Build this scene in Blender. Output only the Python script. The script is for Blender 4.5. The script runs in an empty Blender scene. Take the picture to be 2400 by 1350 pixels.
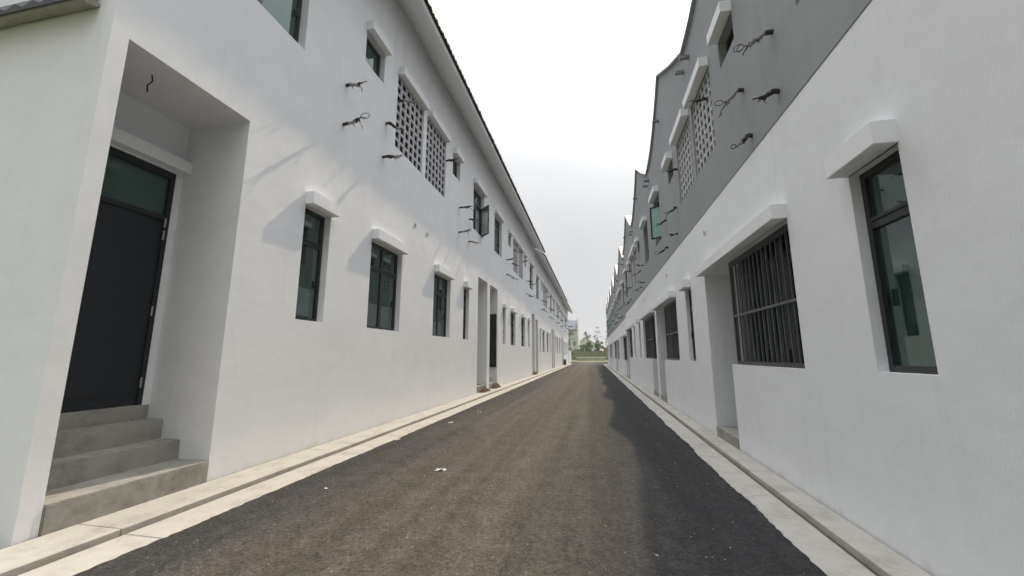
import bpy, bmesh, math, random
from mathutils import Vector, Matrix

random.seed(7)
S = bpy.context.scene
COL = S.collection

# ------------------------------------------------------------------ camera
cam_d = bpy.data.cameras.new('camera')
cam = bpy.data.objects.new('camera', cam_d)
COL.objects.link(cam)
cam_d.sensor_fit = 'HORIZONTAL'
cam_d.sensor_width = 36.0
cam_d.lens = 925.0 / 2400.0 * 36.0
cam_d.clip_start = 0.05
cam_d.clip_end = 4000.0
_f = Vector((-0.19667, 0.96608, 0.16734)).normalized()
_r = Vector((0.97990, 0.19948, 0.0)).normalized()
_u = _r.cross(_f)
cam.matrix_world = Matrix(((_r.x, _u.x, -_f.x, 0.0), (_r.y, _u.y, -_f.y, 0.0), (_r.z, _u.z, -_f.z, 1.6), (0, 0, 0, 1)))
S.camera = cam

# ------------------------------------------------------------------ sky and sun
SUN = Vector((0.19, 0.89, 1.0)).normalized()
ELEV = math.asin(SUN.z)
AZIM = math.atan2(SUN.x, SUN.y)
world = bpy.data.worlds.new('World')
S.world = world
world.use_nodes = True
wn = world.node_tree
for n in list(wn.nodes):
    wn.nodes.remove(n)
w_out = wn.nodes.new('ShaderNodeOutputWorld')
w_bg = wn.nodes.new('ShaderNodeBackground')
w_sky = wn.nodes.new('ShaderNodeTexSky')
w_sky.sky_type = 'NISHITA'
w_sky.sun_disc = False
w_sky.sun_elevation = ELEV
w_sky.sun_rotation = AZIM
w_sky.air_density = 1.0
w_sky.dust_density = 3.0
w_sky.ozone_density = 1.0
# thin overcast: the clear sky desaturated, seen through a white veil of cloud that is
# brighter overhead than at the horizon (the standard overcast distribution)
w_hs = wn.nodes.new('ShaderNodeHueSaturation')
w_hs.inputs['Saturation'].default_value = 0.12
w_geo = wn.nodes.new('ShaderNodeTexCoord')
w_sep = wn.nodes.new('ShaderNodeSeparateXYZ')
w_abs = wn.nodes.new('ShaderNodeMath'); w_abs.operation = 'ABSOLUTE'
w_cie = wn.nodes.new('ShaderNodeMath'); w_cie.operation = 'MULTIPLY_ADD'
w_cie.inputs[1].default_value = 24.0
w_cie.inputs[2].default_value = 3.2
w_pow = wn.nodes.new('ShaderNodeMath'); w_pow.operation = 'POWER'; w_pow.inputs[1].default_value = 4.0
w_col = wn.nodes.new('ShaderNodeMix'); w_col.data_type = 'RGBA'; w_col.blend_type = 'MULTIPLY'
w_col.inputs[0].default_value = 1.0
w_col.inputs[7].default_value = (0.98, 1.0, 1.03, 1)
w_mix = wn.nodes.new('ShaderNodeMix')
w_mix.data_type = 'RGBA'
w_mix.inputs[0].default_value = 0.88
wn.links.new(w_geo.outputs['Generated'], w_sep.inputs[0])
wn.links.new(w_sep.outputs['Z'], w_abs.inputs[0])
wn.links.new(w_abs.outputs[0], w_pow.inputs[0])
wn.links.new(w_pow.outputs[0], w_cie.inputs[0])
# thin cloud also brightens broadly towards the sun
w_dot = wn.nodes.new('ShaderNodeVectorMath'); w_dot.operation = 'DOT_PRODUCT'
w_dot.inputs[1].default_value = SUN
w_aur = wn.nodes.new('ShaderNodeMath'); w_aur.operation = 'MULTIPLY_ADD'
w_aur.inputs[1].default_value = 0.28
w_aur.inputs[2].default_value = 0.82
w_mul = wn.nodes.new('ShaderNodeMath'); w_mul.operation = 'MULTIPLY'
wn.links.new(w_geo.outputs['Generated'], w_dot.inputs[0])
wn.links.new(w_dot.outputs['Value'], w_aur.inputs[0])
wn.links.new(w_cie.outputs[0], w_mul.inputs[0])
wn.links.new(w_aur.outputs[0], w_mul.inputs[1])
# faint mottling of the cloud veil
w_cld = wn.nodes.new('ShaderNodeTexNoise')
w_cld.inputs['Scale'].default_value = 2.6
w_cld.inputs['Detail'].default_value = 4.0
w_cld.inputs['Roughness'].default_value = 0.5
wn.links.new(w_geo.outputs['Generated'], w_cld.inputs['Vector'])
w_cm = wn.nodes.new('ShaderNodeMath'); w_cm.operation = 'MULTIPLY_ADD'
w_cm.inputs[1].default_value = 0.45
w_cm.inputs[2].default_value = 0.775
wn.links.new(w_cld.outputs['Fac'], w_cm.inputs[0])
w_m2 = wn.nodes.new('ShaderNodeMath'); w_m2.operation = 'MULTIPLY'
wn.links.new(w_mul.outputs[0], w_m2.inputs[0])
wn.links.new(w_cm.outputs[0], w_m2.inputs[1])
wn.links.new(w_m2.outputs[0], w_col.inputs[6])
wn.links.new(w_sky.outputs[0], w_hs.inputs['Color'])
wn.links.new(w_hs.outputs[0], w_mix.inputs[6])
wn.links.new(w_col.outputs[2], w_mix.inputs[7])
wn.links.new(w_mix.outputs[2], w_bg.inputs['Color'])
w_bg.inputs['Strength'].default_value = 0.10
wn.links.new(w_bg.outputs[0], w_out.inputs['Surface'])

sun_d = bpy.data.lights.new('sun', 'SUN')
sun_d.energy = 1.8
sun_d.angle = math.radians(0.8)
sun_d.color = (1.0, 0.84, 0.61)
sun = bpy.data.objects.new('sun', sun_d)
sun.rotation_euler = SUN.to_track_quat('Z', 'Y').to_euler()
sun.location = SUN * 60
COL.objects.link(sun)

S.view_settings.view_transform = 'Standard'
S.view_settings.look = 'None'
S.view_settings.gamma = 1.0
S.view_settings.exposure = 0.88
S.view_settings.use_curve_mapping = False
S.render.engine = 'CYCLES'
S.cycles.max_bounces = 5
S.cycles.diffuse_bounces = 3
S.cycles.glossy_bounces = 3

# ------------------------------------------------------------------ materials
def new_mat(name):
    m = bpy.data.materials.new(name)
    m.use_nodes = True
    nt = m.node_tree
    b = nt.nodes['Principled BSDF']
    return m, nt, b

def coord(nt, kind='pos'):
    g = nt.nodes.new('ShaderNodeNewGeometry')
    return g.outputs['Position']

def noise(nt, vec, scale, detail=4, rough=0.55, dist=0.0):
    n = nt.nodes.new('ShaderNodeTexNoise')
    n.inputs['Scale'].default_value = scale
    n.inputs['Detail'].default_value = detail
    n.inputs['Roughness'].default_value = rough
    n.inputs['Distortion'].default_value = dist
    nt.links.new(vec, n.inputs['Vector'])
    return n.outputs['Fac']

def ramp(nt, fac, stops):
    r = nt.nodes.new('ShaderNodeValToRGB')
    e = r.color_ramp.elements
    while len(e) < len(stops):
        e.new(0.5)
    for i, (p, c) in enumerate(stops):
        e[i].position = p
        e[i].color = (c[0], c[1], c[2], 1) if len(c) == 3 else c
    nt.links.new(fac, r.inputs['Fac'])
    return r.outputs['Color']

def mixc(nt, fac, a, b, mode='MIX'):
    m = nt.nodes.new('ShaderNodeMix')
    m.data_type = 'RGBA'
    m.blend_type = mode
    for idx, v in ((0, fac), (6, a), (7, b)):
        if isinstance(v, (int, float)):
            m.inputs[idx].default_value = v
        elif isinstance(v, tuple):
            m.inputs[idx].default_value = (v[0], v[1], v[2], 1)
        else:
            nt.links.new(v, m.inputs[idx])
    return m.outputs[2]

def bump(nt, b, height, strength, dist=0.01):
    n = nt.nodes.new('ShaderNodeBump')
    n.inputs['Strength'].default_value = strength
    n.inputs['Distance'].default_value = dist
    nt.links.new(height, n.inputs['Height'])
    nt.links.new(n.outputs[0], b.inputs['Normal'])

def scaled(nt, vec, s):
    m = nt.nodes.new('ShaderNodeMapping')
    m.inputs['Scale'].default_value = s
    nt.links.new(vec, m.inputs['Vector'])
    return m.outputs[0]

def plaster(name, base, var, stain, splash_bounce=0.0):
    m, nt, b = new_mat(name)
    p = coord(nt)
    big = noise(nt, p, 0.55, 5, 0.6)
    c = ramp(nt, big, [(0.3, tuple(x * (1 - var) for x in base)), (0.7, base)])
    trowel = noise(nt, scaled(nt, p, (1.0, 1.0, 1.6)), 2.3, 5, 0.65, 0.8)
    c = mixc(nt, 0.5, c, ramp(nt, trowel, [(0.35, tuple(x * (1 - var * 0.8) for x in base)), (0.65, base)]))
    st = noise(nt, scaled(nt, p, (5.0, 5.0, 0.35)), 1.0, 4, 0.6)
    sm = ramp(nt, st, [(0.58, (0, 0, 0)), (0.78, (1, 1, 1))])
    sc = nt.nodes.new('ShaderNodeMath'); sc.operation = 'MULTIPLY'; sc.inputs[1].default_value = stain
    nt.links.new(sm, sc.inputs[0])
    c = mixc(nt, sc.outputs[0], c, tuple(x * 0.72 for x in base))
    if splash_bounce:
        # ragged band low on the wall: mud splashes plus painted warm bounce light
        sx = nt.nodes.new('ShaderNodeSeparateXYZ'); nt.links.new(p, sx.inputs[0])
        n1 = noise(nt, scaled(nt, p, (1.0, 2.2, 1.0)), 1.7, 6, 0.75)
        ml = nt.nodes.new('ShaderNodeMath'); ml.operation = 'MULTIPLY_ADD'; ml.inputs[1].default_value = -1.9; ml.inputs[2].default_value = 0.02
        nt.links.new(sx.outputs['Z'], ml.inputs[0])
        ad = nt.nodes.new('ShaderNodeMath'); ad.operation = 'ADD'
        nt.links.new(ml.outputs[0], ad.inputs[0]); nt.links.new(n1, ad.inputs[1])
        sp = ramp(nt, ad.outputs[0], [(0.34, (0, 0, 0)), (0.62, (1, 1, 1))])
        s2 = nt.nodes.new('ShaderNodeMath'); s2.operation = 'MULTIPLY'; s2.inputs[1].default_value = splash_bounce
        nt.links.new(sp, s2.inputs[0])
        c = mixc(nt, s2.outputs[0], c, (0.44, 0.37, 0.28))
    nt.links.new(c, b.inputs['Base Color'])
    b.inputs['Roughness'].default_value = 0.85
    b.inputs['Specular IOR Level'].default_value = 0.25
    h1 = noise(nt, p, 60, 3, 0.6)
    h2 = noise(nt, p, 1.6, 3, 0.5)
    ad = nt.nodes.new('ShaderNodeMath'); ad.operation = 'MULTIPLY_ADD'; ad.inputs[1].default_value = 7.0
    nt.links.new(h2, ad.inputs[0]); nt.links.new(h1, ad.inputs[2])
    bump(nt, b, ad.outputs[0], 0.4, 0.004)
    return m

def flat(name, col, rough=0.6, metal=0.0, spec=0.4, var=0.0, vscale=8.0, bmp=0.0):
    m, nt, b = new_mat(name)
    b.inputs['Roughness'].default_value = rough
    b.inputs['Metallic'].default_value = metal
    b.inputs['Specular IOR Level'].default_value = spec
    p = coord(nt)
    n = noise(nt, p, vscale, 5, 0.6)
    c = ramp(nt, n, [(0.3, tuple(x * (1 - var) for x in col)), (0.7, tuple(min(1, x * (1 + var * 0.5)) for x in col))])
    nt.links.new(c, b.inputs['Base Color'])
    if bmp:
        bump(nt, b, noise(nt, p, vscale * 6, 4, 0.6), bmp, 0.01)
    return m

M = {}
M['white'] = plaster('white_plaster', (0.79, 0.80, 0.815), 0.11, 0.24, 0.42)
M['grey'] = plaster('grey_plaster', (0.30, 0.315, 0.32), 0.16, 0.35)
M['hood_white'] = plaster('hood_plaster', (0.80, 0.81, 0.82), 0.04, 0.15)
M['soffit'] = plaster('soffit_plaster', (0.81, 0.82, 0.83), 0.04, 0.05)
M['frame'] = flat('dark_window_frame', (0.018, 0.020, 0.023), 0.35, 0.0, 0.5, 0.1)
M['door'] = flat('black_door_paint', (0.012, 0.016, 0.022), 0.55, 0.0, 0.4, 0.75, 90, 0.35)
M['steel'] = flat('grey_grille_steel', (0.10, 0.11, 0.12), 0.45, 0.3, 0.5, 0.2)
M['darksteel'] = flat('dark_grille_steel', (0.035, 0.04, 0.045), 0.45, 0.3, 0.5, 0.2)
M['hinge'] = flat('bare_hinge_steel', (0.38, 0.38, 0.37), 0.35, 0.8)
M['tile'] = flat('dark_roof_tile', (0.045, 0.047, 0.055), 0.6, 0, 0.4, 0.3, 5)
M['pinktile'] = flat('pink_coping', (0.52, 0.49, 0.475), 0.8, 0, 0.3, 0.2, 3)
M['block'] = flat('breeze_block_cement', (0.52, 0.52, 0.54), 0.85, 0, 0.3, 0.12, 6, 0.2)
M['cable'] = flat('black_cable_sheath', (0.03, 0.028, 0.028), 0.6, 0, 0.4, 0.5, 40)
M['tape'] = flat('grey_wrapping_tape', (0.30, 0.28, 0.26), 0.7, 0, 0.3, 0.4, 60)
M['pipe'] = flat('grey_plastic_pipe', (0.22, 0.22, 0.23), 0.5, 0, 0.4, 0.2)
M['vent'] = flat('pale_vent_plastic', (0.62, 0.62, 0.60), 0.5)
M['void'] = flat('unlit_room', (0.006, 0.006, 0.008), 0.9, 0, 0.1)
M['darkhole'] = flat('dark_vent_and_room_shade', (0.05, 0.05, 0.05), 0.9)
M['paper'] = flat('white_paper', (0.75, 0.75, 0.74), 0.8, 0, 0.2, 0.1)
M['soil'] = flat('brown_soil', (0.13, 0.085, 0.05), 0.95, 0, 0.1, 0.5, 14, 0.6)
M['slate'] = flat('blue_grey_roof', (0.10, 0.13, 0.18), 0.6, 0, 0.4, 0.2, 2)
M['farwall'] = flat('far_grey_wall', (0.50, 0.52, 0.54), 0.85, 0, 0.3, 0.06, 0.8)
M['farwhite'] = flat('far_white_wall', (0.74, 0.74, 0.73), 0.85, 0, 0.3, 0.05, 0.8)
M['redwall'] = flat('red_brick_wall', (0.42, 0.22, 0.18), 0.85, 0, 0.3, 0.2, 2)
M['greennet'] = flat('green_hoarding_sheet', (0.17, 0.19, 0.13), 0.7, 0, 0.3, 0.3, 1.4)
M['bark'] = flat('tree_bark', (0.12, 0.10, 0.08), 0.9, 0, 0.2, 0.3, 8)
M['kerb'] = flat('cream_kerb', (0.62, 0.58, 0.47), 0.85, 0, 0.2, 0.12, 2)

def glass(name, tint, dark, ior):
    m = bpy.data.materials.new(name)
    m.use_nodes = True
    nt = m.node_tree
    for n in list(nt.nodes):
        nt.nodes.remove(n)
    out = nt.nodes.new('ShaderNodeOutputMaterial')
    g = nt.nodes.new('ShaderNodeBsdfGlossy'); g.inputs['Roughness'].default_value = 0.015
    g.inputs['Color'].default_value = (*tint, 1)
    d = nt.nodes.new('ShaderNodeBsdfDiffuse'); d.inputs['Color'].default_value = (*dark, 1)
    fr = nt.nodes.new('ShaderNodeFresnel'); fr.inputs['IOR'].default_value = ior
    mx = nt.nodes.new('ShaderNodeMixShader')
    p = coord(nt)
    bp = nt.nodes.new('ShaderNodeBump'); bp.inputs['Strength'].default_value = 0.03; bp.inputs['Distance'].default_value = 0.02
    nt.links.new(noise(nt, p, 1.3, 2, 0.4), bp.inputs['Height'])
    nt.links.new(bp.outputs[0], g.inputs['Normal'])
    nt.links.new(fr.outputs[0], mx.inputs[0])
    nt.links.new(d.outputs[0], mx.inputs[1])
    nt.links.new(g.outputs[0], mx.inputs[2])
    nt.links.new(mx.outputs[0], out.inputs['Surface'])
    return m
M['glass'] = glass('green_tinted_glass', (0.64, 0.76, 0.72), (0.018, 0.036, 0.032), 2.5)
M['dull_glass'] = glass('dusty_transom_glass', (0.6, 0.7, 0.65), (0.06, 0.10, 0.085), 1.45)
M['screen_glass'] = glass('dark_screen_glass', (0.3, 0.32, 0.36), (0.006, 0.006, 0.009), 1.3)

def concrete(name, base, dark, spotty, k=1.0):
    m, nt, b = new_mat(name)
    p = coord(nt)
    n1 = noise(nt, p, 1.1 * k, 7, 0.75, 0.1)
    c = ramp(nt, n1, [(0.28, dark), (0.52, base), (0.8, tuple(min(1, x * 1.08) for x in base))])
    n2 = noise(nt, p, 5.5, 7, 0.75, 0.6)
    s = ramp(nt, n2, [(0.62, (0, 0, 0)), (0.74, (1, 1, 1))])
    mm = nt.nodes.new('ShaderNodeMath'); mm.operation = 'MULTIPLY'; mm.inputs[1].default_value = spotty
    nt.links.new(s, mm.inputs[0])
    c = mixc(nt, mm.outputs[0], c, tuple(x * 0.45 for x in dark))
    nt.links.new(c, b.inputs['Base Color'])
    b.inputs['Roughness'].default_value = 0.9
    b.inputs['Specular IOR Level'].default_value = 0.2
    bump(nt, b, noise(nt, p, 40, 5, 0.65), 0.3, 0.006)
    return m
M['step'] = concrete('grey_cement_render', (0.32, 0.31, 0.28), (0.18, 0.172, 0.152), 0.9, 2.4)
M['apron'] = concrete('pale_apron_concrete', (0.43, 0.41, 0.37), (0.30, 0.285, 0.25), 0.40, 2.2)
M['gutter'] = concrete('dirty_gutter_concrete', (0.22, 0.18, 0.13), (0.13, 0.105, 0.075), 0.4)

def asphalt(name):
    m, nt, b = new_mat(name)
    p = coord(nt)
    # dust trodden into the middle of the lane, dark asphalt towards both edges, partly painting the gable shadow on the right, broken up along the way
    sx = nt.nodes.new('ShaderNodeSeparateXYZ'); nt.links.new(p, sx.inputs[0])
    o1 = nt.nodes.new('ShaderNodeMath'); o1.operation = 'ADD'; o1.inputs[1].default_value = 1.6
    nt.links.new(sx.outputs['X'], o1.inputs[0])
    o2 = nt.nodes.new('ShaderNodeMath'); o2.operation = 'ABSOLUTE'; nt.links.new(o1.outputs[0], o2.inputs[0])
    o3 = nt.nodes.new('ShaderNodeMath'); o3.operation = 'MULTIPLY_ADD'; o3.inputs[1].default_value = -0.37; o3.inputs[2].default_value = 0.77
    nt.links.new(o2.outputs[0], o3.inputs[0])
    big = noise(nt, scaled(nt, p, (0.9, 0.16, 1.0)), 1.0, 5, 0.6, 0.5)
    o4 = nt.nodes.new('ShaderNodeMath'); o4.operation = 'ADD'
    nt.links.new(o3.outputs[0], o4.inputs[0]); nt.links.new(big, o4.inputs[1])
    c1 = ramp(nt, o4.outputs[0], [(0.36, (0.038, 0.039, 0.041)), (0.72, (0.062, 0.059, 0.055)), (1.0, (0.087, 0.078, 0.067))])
    mid = noise(nt, p, 3.2, 6, 0.7)
    mr = ramp(nt, mid, [(0.32, (0.72, 0.72, 0.72)), (0.68, (1.25, 1.23, 1.2))])
    c2 = mixc(nt, 0.8, c1, mr, 'MULTIPLY')
    # faint tyre tracks running along the lane
    tr = noise(nt, scaled(nt, p, (2.4, 0.035, 1.0)), 1.0, 3, 0.55)
    c2 = mixc(nt, 0.8, c2, ramp(nt, tr, [(0.35, (0.74, 0.74, 0.75)), (0.65, (1.22, 1.21, 1.19))]), 'MULTIPLY')
    fine = noise(nt, p, 26.0, 5, 0.8)
    fr = ramp(nt, fine, [(0.36, (0.42, 0.42, 0.43)), (0.50, (1.0, 1.0, 1.0)), (0.68, (1.45, 1.42, 1.36))])
    c2 = mixc(nt, 0.85, c2, fr, 'MULTIPLY')
    v = nt.nodes.new('ShaderNodeTexVoronoi'); v.inputs['Scale'].default_value = 80.0
    nt.links.new(p, v.inputs['Vector'])
    sp = ramp(nt, v.outputs['Color'], [(0.0, (0.6, 0.6, 0.6)), (0.75, (1.05, 1.05, 1.05)), (0.96, (1.9, 1.85, 1.75))])
    c3 = mixc(nt, 0.7, c2, sp, 'MULTIPLY')
    nt.links.new(c3, b.inputs['Base Color'])
    b.inputs['Roughness'].default_value = 0.93
    b.inputs['Specular IOR Level'].default_value = 0.2
    h = nt.nodes.new('ShaderNodeMath'); h.operation = 'MULTIPLY_ADD'; h.inputs[1].default_value = 1.0
    nt.links.new(v.outputs['Distance'], h.inputs[0])
    nt.links.new(fine, h.inputs[2])
    bump(nt, b, h.outputs[0], 0.6, 0.015)
    return m
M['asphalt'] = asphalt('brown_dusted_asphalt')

def ground_mat():
    m, nt, b = new_mat('far_ground')
    p = coord(nt)
    n = noise(nt, p, 0.25, 6, 0.65)
    nt.links.new(ramp(nt, n, [(0.3, (0.10, 0.12, 0.05)), (0.6, (0.16, 0.17, 0.075)), (0.8, (0.26, 0.22, 0.15))]), b.inputs['Base Color'])
    b.inputs['Roughness'].default_value = 0.95
    return m
M['ground'] = ground_mat()
M['grass'] = flat('verge_grass', (0.20, 0.25, 0.06), 0.9, 0, 0.2, 0.4, 1.5, 0.5)

def leaf_mat(name, a, b_):
    m, nt, b = new_mat(name)
    oi = nt.nodes.new('ShaderNodeNewGeometry')
    n = noise(nt, oi.outputs['Position'], 1.1, 3, 0.6)
    nt.links.new(ramp(nt, n, [(0.3, a), (0.7, b_)]), b.inputs['Base Color'])
    b.inputs['Roughness'].default_value = 0.6
    return m
M['leaf'] = leaf_mat('green_leaves', (0.05, 0.10, 0.028), (0.12, 0.19, 0.055))
M['leafpale'] = leaf_mat('grey_green_leaves', (0.055, 0.075, 0.04), (0.11, 0.13, 0.07))

# ------------------------------------------------------------------ mesh helpers
ORG = {}

class MB:
    def __init__(self):
        self.v = []
        self.f = []
        self.mi = []
    def quad(self, a, b, c, d, mi=0):
        i = len(self.v)
        self.v += [a, b, c, d]
        self.f.append((i, i + 1, i + 2, i + 3)); self.mi.append(mi)
    def poly(self, pts, mi=0):
        i = len(self.v)
        self.v += list(pts)
        self.f.append(tuple(range(i, i + len(pts)))); self.mi.append(mi)
    def box(self, x0, x1, y0, y1, z0, z1, mi=0):
        i = len(self.v)
        self.v += [(x0, y0, z0), (x1, y0, z0), (x1, y1, z0), (x0, y1, z0), (x0, y0, z1), (x1, y0, z1), (x1, y1, z1), (x0, y1, z1)]
        for q in ((0, 3, 2, 1), (4, 5, 6, 7), (0, 1, 5, 4), (1, 2, 6, 5), (2, 3, 7, 6), (3, 0, 4, 7)):
            self.f.append(tuple(i + k for k in q)); self.mi.append(mi)
    def tube(self, pts, rad, n=7, mi=0, cap=True):
        pts = [Vector(p) for p in pts]
        rs = rad if isinstance(rad, (list, tuple)) else [rad] * len(pts)
        rings = []
        prev = None
        for k, p in enumerate(pts):
            t = (pts[min(k + 1, len(pts) - 1)] - pts[max(k - 1, 0)])
            t = t.normalized() if t.length > 1e-9 else Vector((0, 0, 1))
            a = prev if prev is not None else (Vector((0, 0, 1)) if abs(t.z) < 0.9 else Vector((1, 0, 0)))
            a = (a - t * a.dot(t)).normalized()
            prev = a
            b = t.cross(a)
            base = len(self.v)
            for j in range(n):
                an = 2 * math.pi * j / n
                q = p + (a * math.cos(an) + b * math.sin(an)) * rs[k]
                self.v.append(tuple(q))
            rings.append(base)
        for k in range(len(rings) - 1):
            for j in range(n):
                self.f.append((rings[k] + j, rings[k] + (j + 1) % n, rings[k + 1] + (j + 1) % n, rings[k + 1] + j)); self.mi.append(mi)
        if cap:
            self.f.append(tuple(rings[0] + j for j in reversed(range(n)))); self.mi.append(mi)
            self.f.append(tuple(rings[-1] + j for j in range(n))); self.mi.append(mi)
    def build(self, name, mats, parent=None, smooth=False, org=None, bevel=0.0):
        if org is None:
            org = ORG.get(parent.name, Vector((0, 0, 0))) if parent else Vector((0, 0, 0))
        me = bpy.data.meshes.new(name)
        me.from_pydata([(x - org[0], y - org[1], z - org[2]) for x, y, z in self.v], [], self.f)
        if not isinstance(mats, (list, tuple)):
            mats = [mats]
        for m in mats:
            me.materials.append(M[m])
        if len(mats) > 1:
            me.polygons.foreach_set('material_index', self.mi)
        if smooth:
            me.polygons.foreach_set('use_smooth', [True] * len(me.polygons))
        if bevel:
            bm = bmesh.new(); bm.from_mesh(me)
            bmesh.ops.bevel(bm, geom=bm.edges[:], offset=bevel, segments=2, affect='EDGES', clamp_overlap=True)
            bm.to_mesh(me); bm.free()
        me.update()
        o = bpy.data.objects.new(name, me)
        COL.objects.link(o)
        if parent is not None:
            o.parent = parent
            ORG[o.name] = Vector(org)
        else:
            o.location = org
            ORG[o.name] = Vector(org)
        return o

def tag(o, label=None, cat=None, group=None, kind=None):
    if label: o['label'] = label
    if cat: o['category'] = cat
    if group: o['group'] = group
    if kind: o['kind'] = kind
    return o

def thing(name, loc, label, cat, group=None):
    o = bpy.data.objects.new(name, None)
    o.empty_display_size = 0.3
    COL.objects.link(o)
    o.location = loc
    ORG[o.name] = Vector(loc)
    return tag(o, label, cat, group)

def inst(name, mesh, loc, parent, rot=None, scale=None):
    o = bpy.data.objects.new(name, mesh)
    COL.objects.link(o)
    o.parent = parent
    org = ORG.get(parent.name, Vector((0, 0, 0)))
    o.location = Vector(loc) - org
    if rot: o.rotation_euler = rot
    if scale: o.scale = scale
    return o

# facade as a relief: rectangles (y0,y1,z0,z1,depth) sunk into a wall; sx = +1 wall faces +X (left side), -1 faces -X
def facade(mb, xw, sx, y0, y1, z0, z1, recs, mi=0, mi_at=None):
    ys = sorted(set([y0, y1] + [r[0] for r in recs] + [r[1] for r in recs]))
    zs = sorted(set([z0, z1] + [r[2] for r in recs] + [r[3] for r in recs]))
    ys = [y for y in ys if y0 - 1e-6 <= y <= y1 + 1e-6]
    zs = [z for z in zs if z0 - 1e-6 <= z <= z1 + 1e-6]
    def dep(i, j):
        if i < 0 or j < 0 or i >= len(ys) - 1 or j >= len(zs) - 1:
            return 0.0
        yc = (ys[i] + ys[i + 1]) / 2; zc = (zs[j] + zs[j + 1]) / 2
        d = 0.0
        for r in recs:
            if r[0] < yc < r[1] and r[2] < zc < r[3]:
                d = r[4]
        return d
    X = lambda d: xw - sx * d
    for i in range(len(ys) - 1):
        for j in range(len(zs) - 1):
            d = dep(i, j)
            a, b, c, e = ys[i], ys[i + 1], zs[j], zs[j + 1]
            pts = [(X(d), a, c), (X(d), b, c), (X(d), b, e), (X(d), a, e)]
            if sx < 0: pts.reverse()
            mb.quad(*pts, mi)
            d2 = dep(i + 1, j)
            if abs(d2 - d) > 1e-6:
                mb.quad((X(d), b, c), (X(d2), b, c), (X(d2), b, e), (X(d), b, e), mi)
            d3 = dep(i, j + 1)
            if abs(d3 - d) > 1e-6:
                mb.quad((X(d), a, e), (X(d), b, e), (X(d3), b, e), (X(d3), a, e), mi)
            if i == 0 and d > 1e-6:
                mb.quad((X(0), a, c), (X(d), a, c), (X(d), a, e), (X(0), a, e), mi)
            if i == len(ys) - 2 and d > 1e-6:
                mb.quad((X(0), b, c), (X(d), b, c), (X(d), b, e), (X(0), b, e), mi)

def bxd(mb, xw, sx, d0, d1, y0, y1, z0, z1, mi=0):
    xa, xb = xw - sx * d0, xw - sx * d1
    mb.box(min(xa, xb), max(xa, xb), y0, y1, z0, z1, mi)

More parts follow.
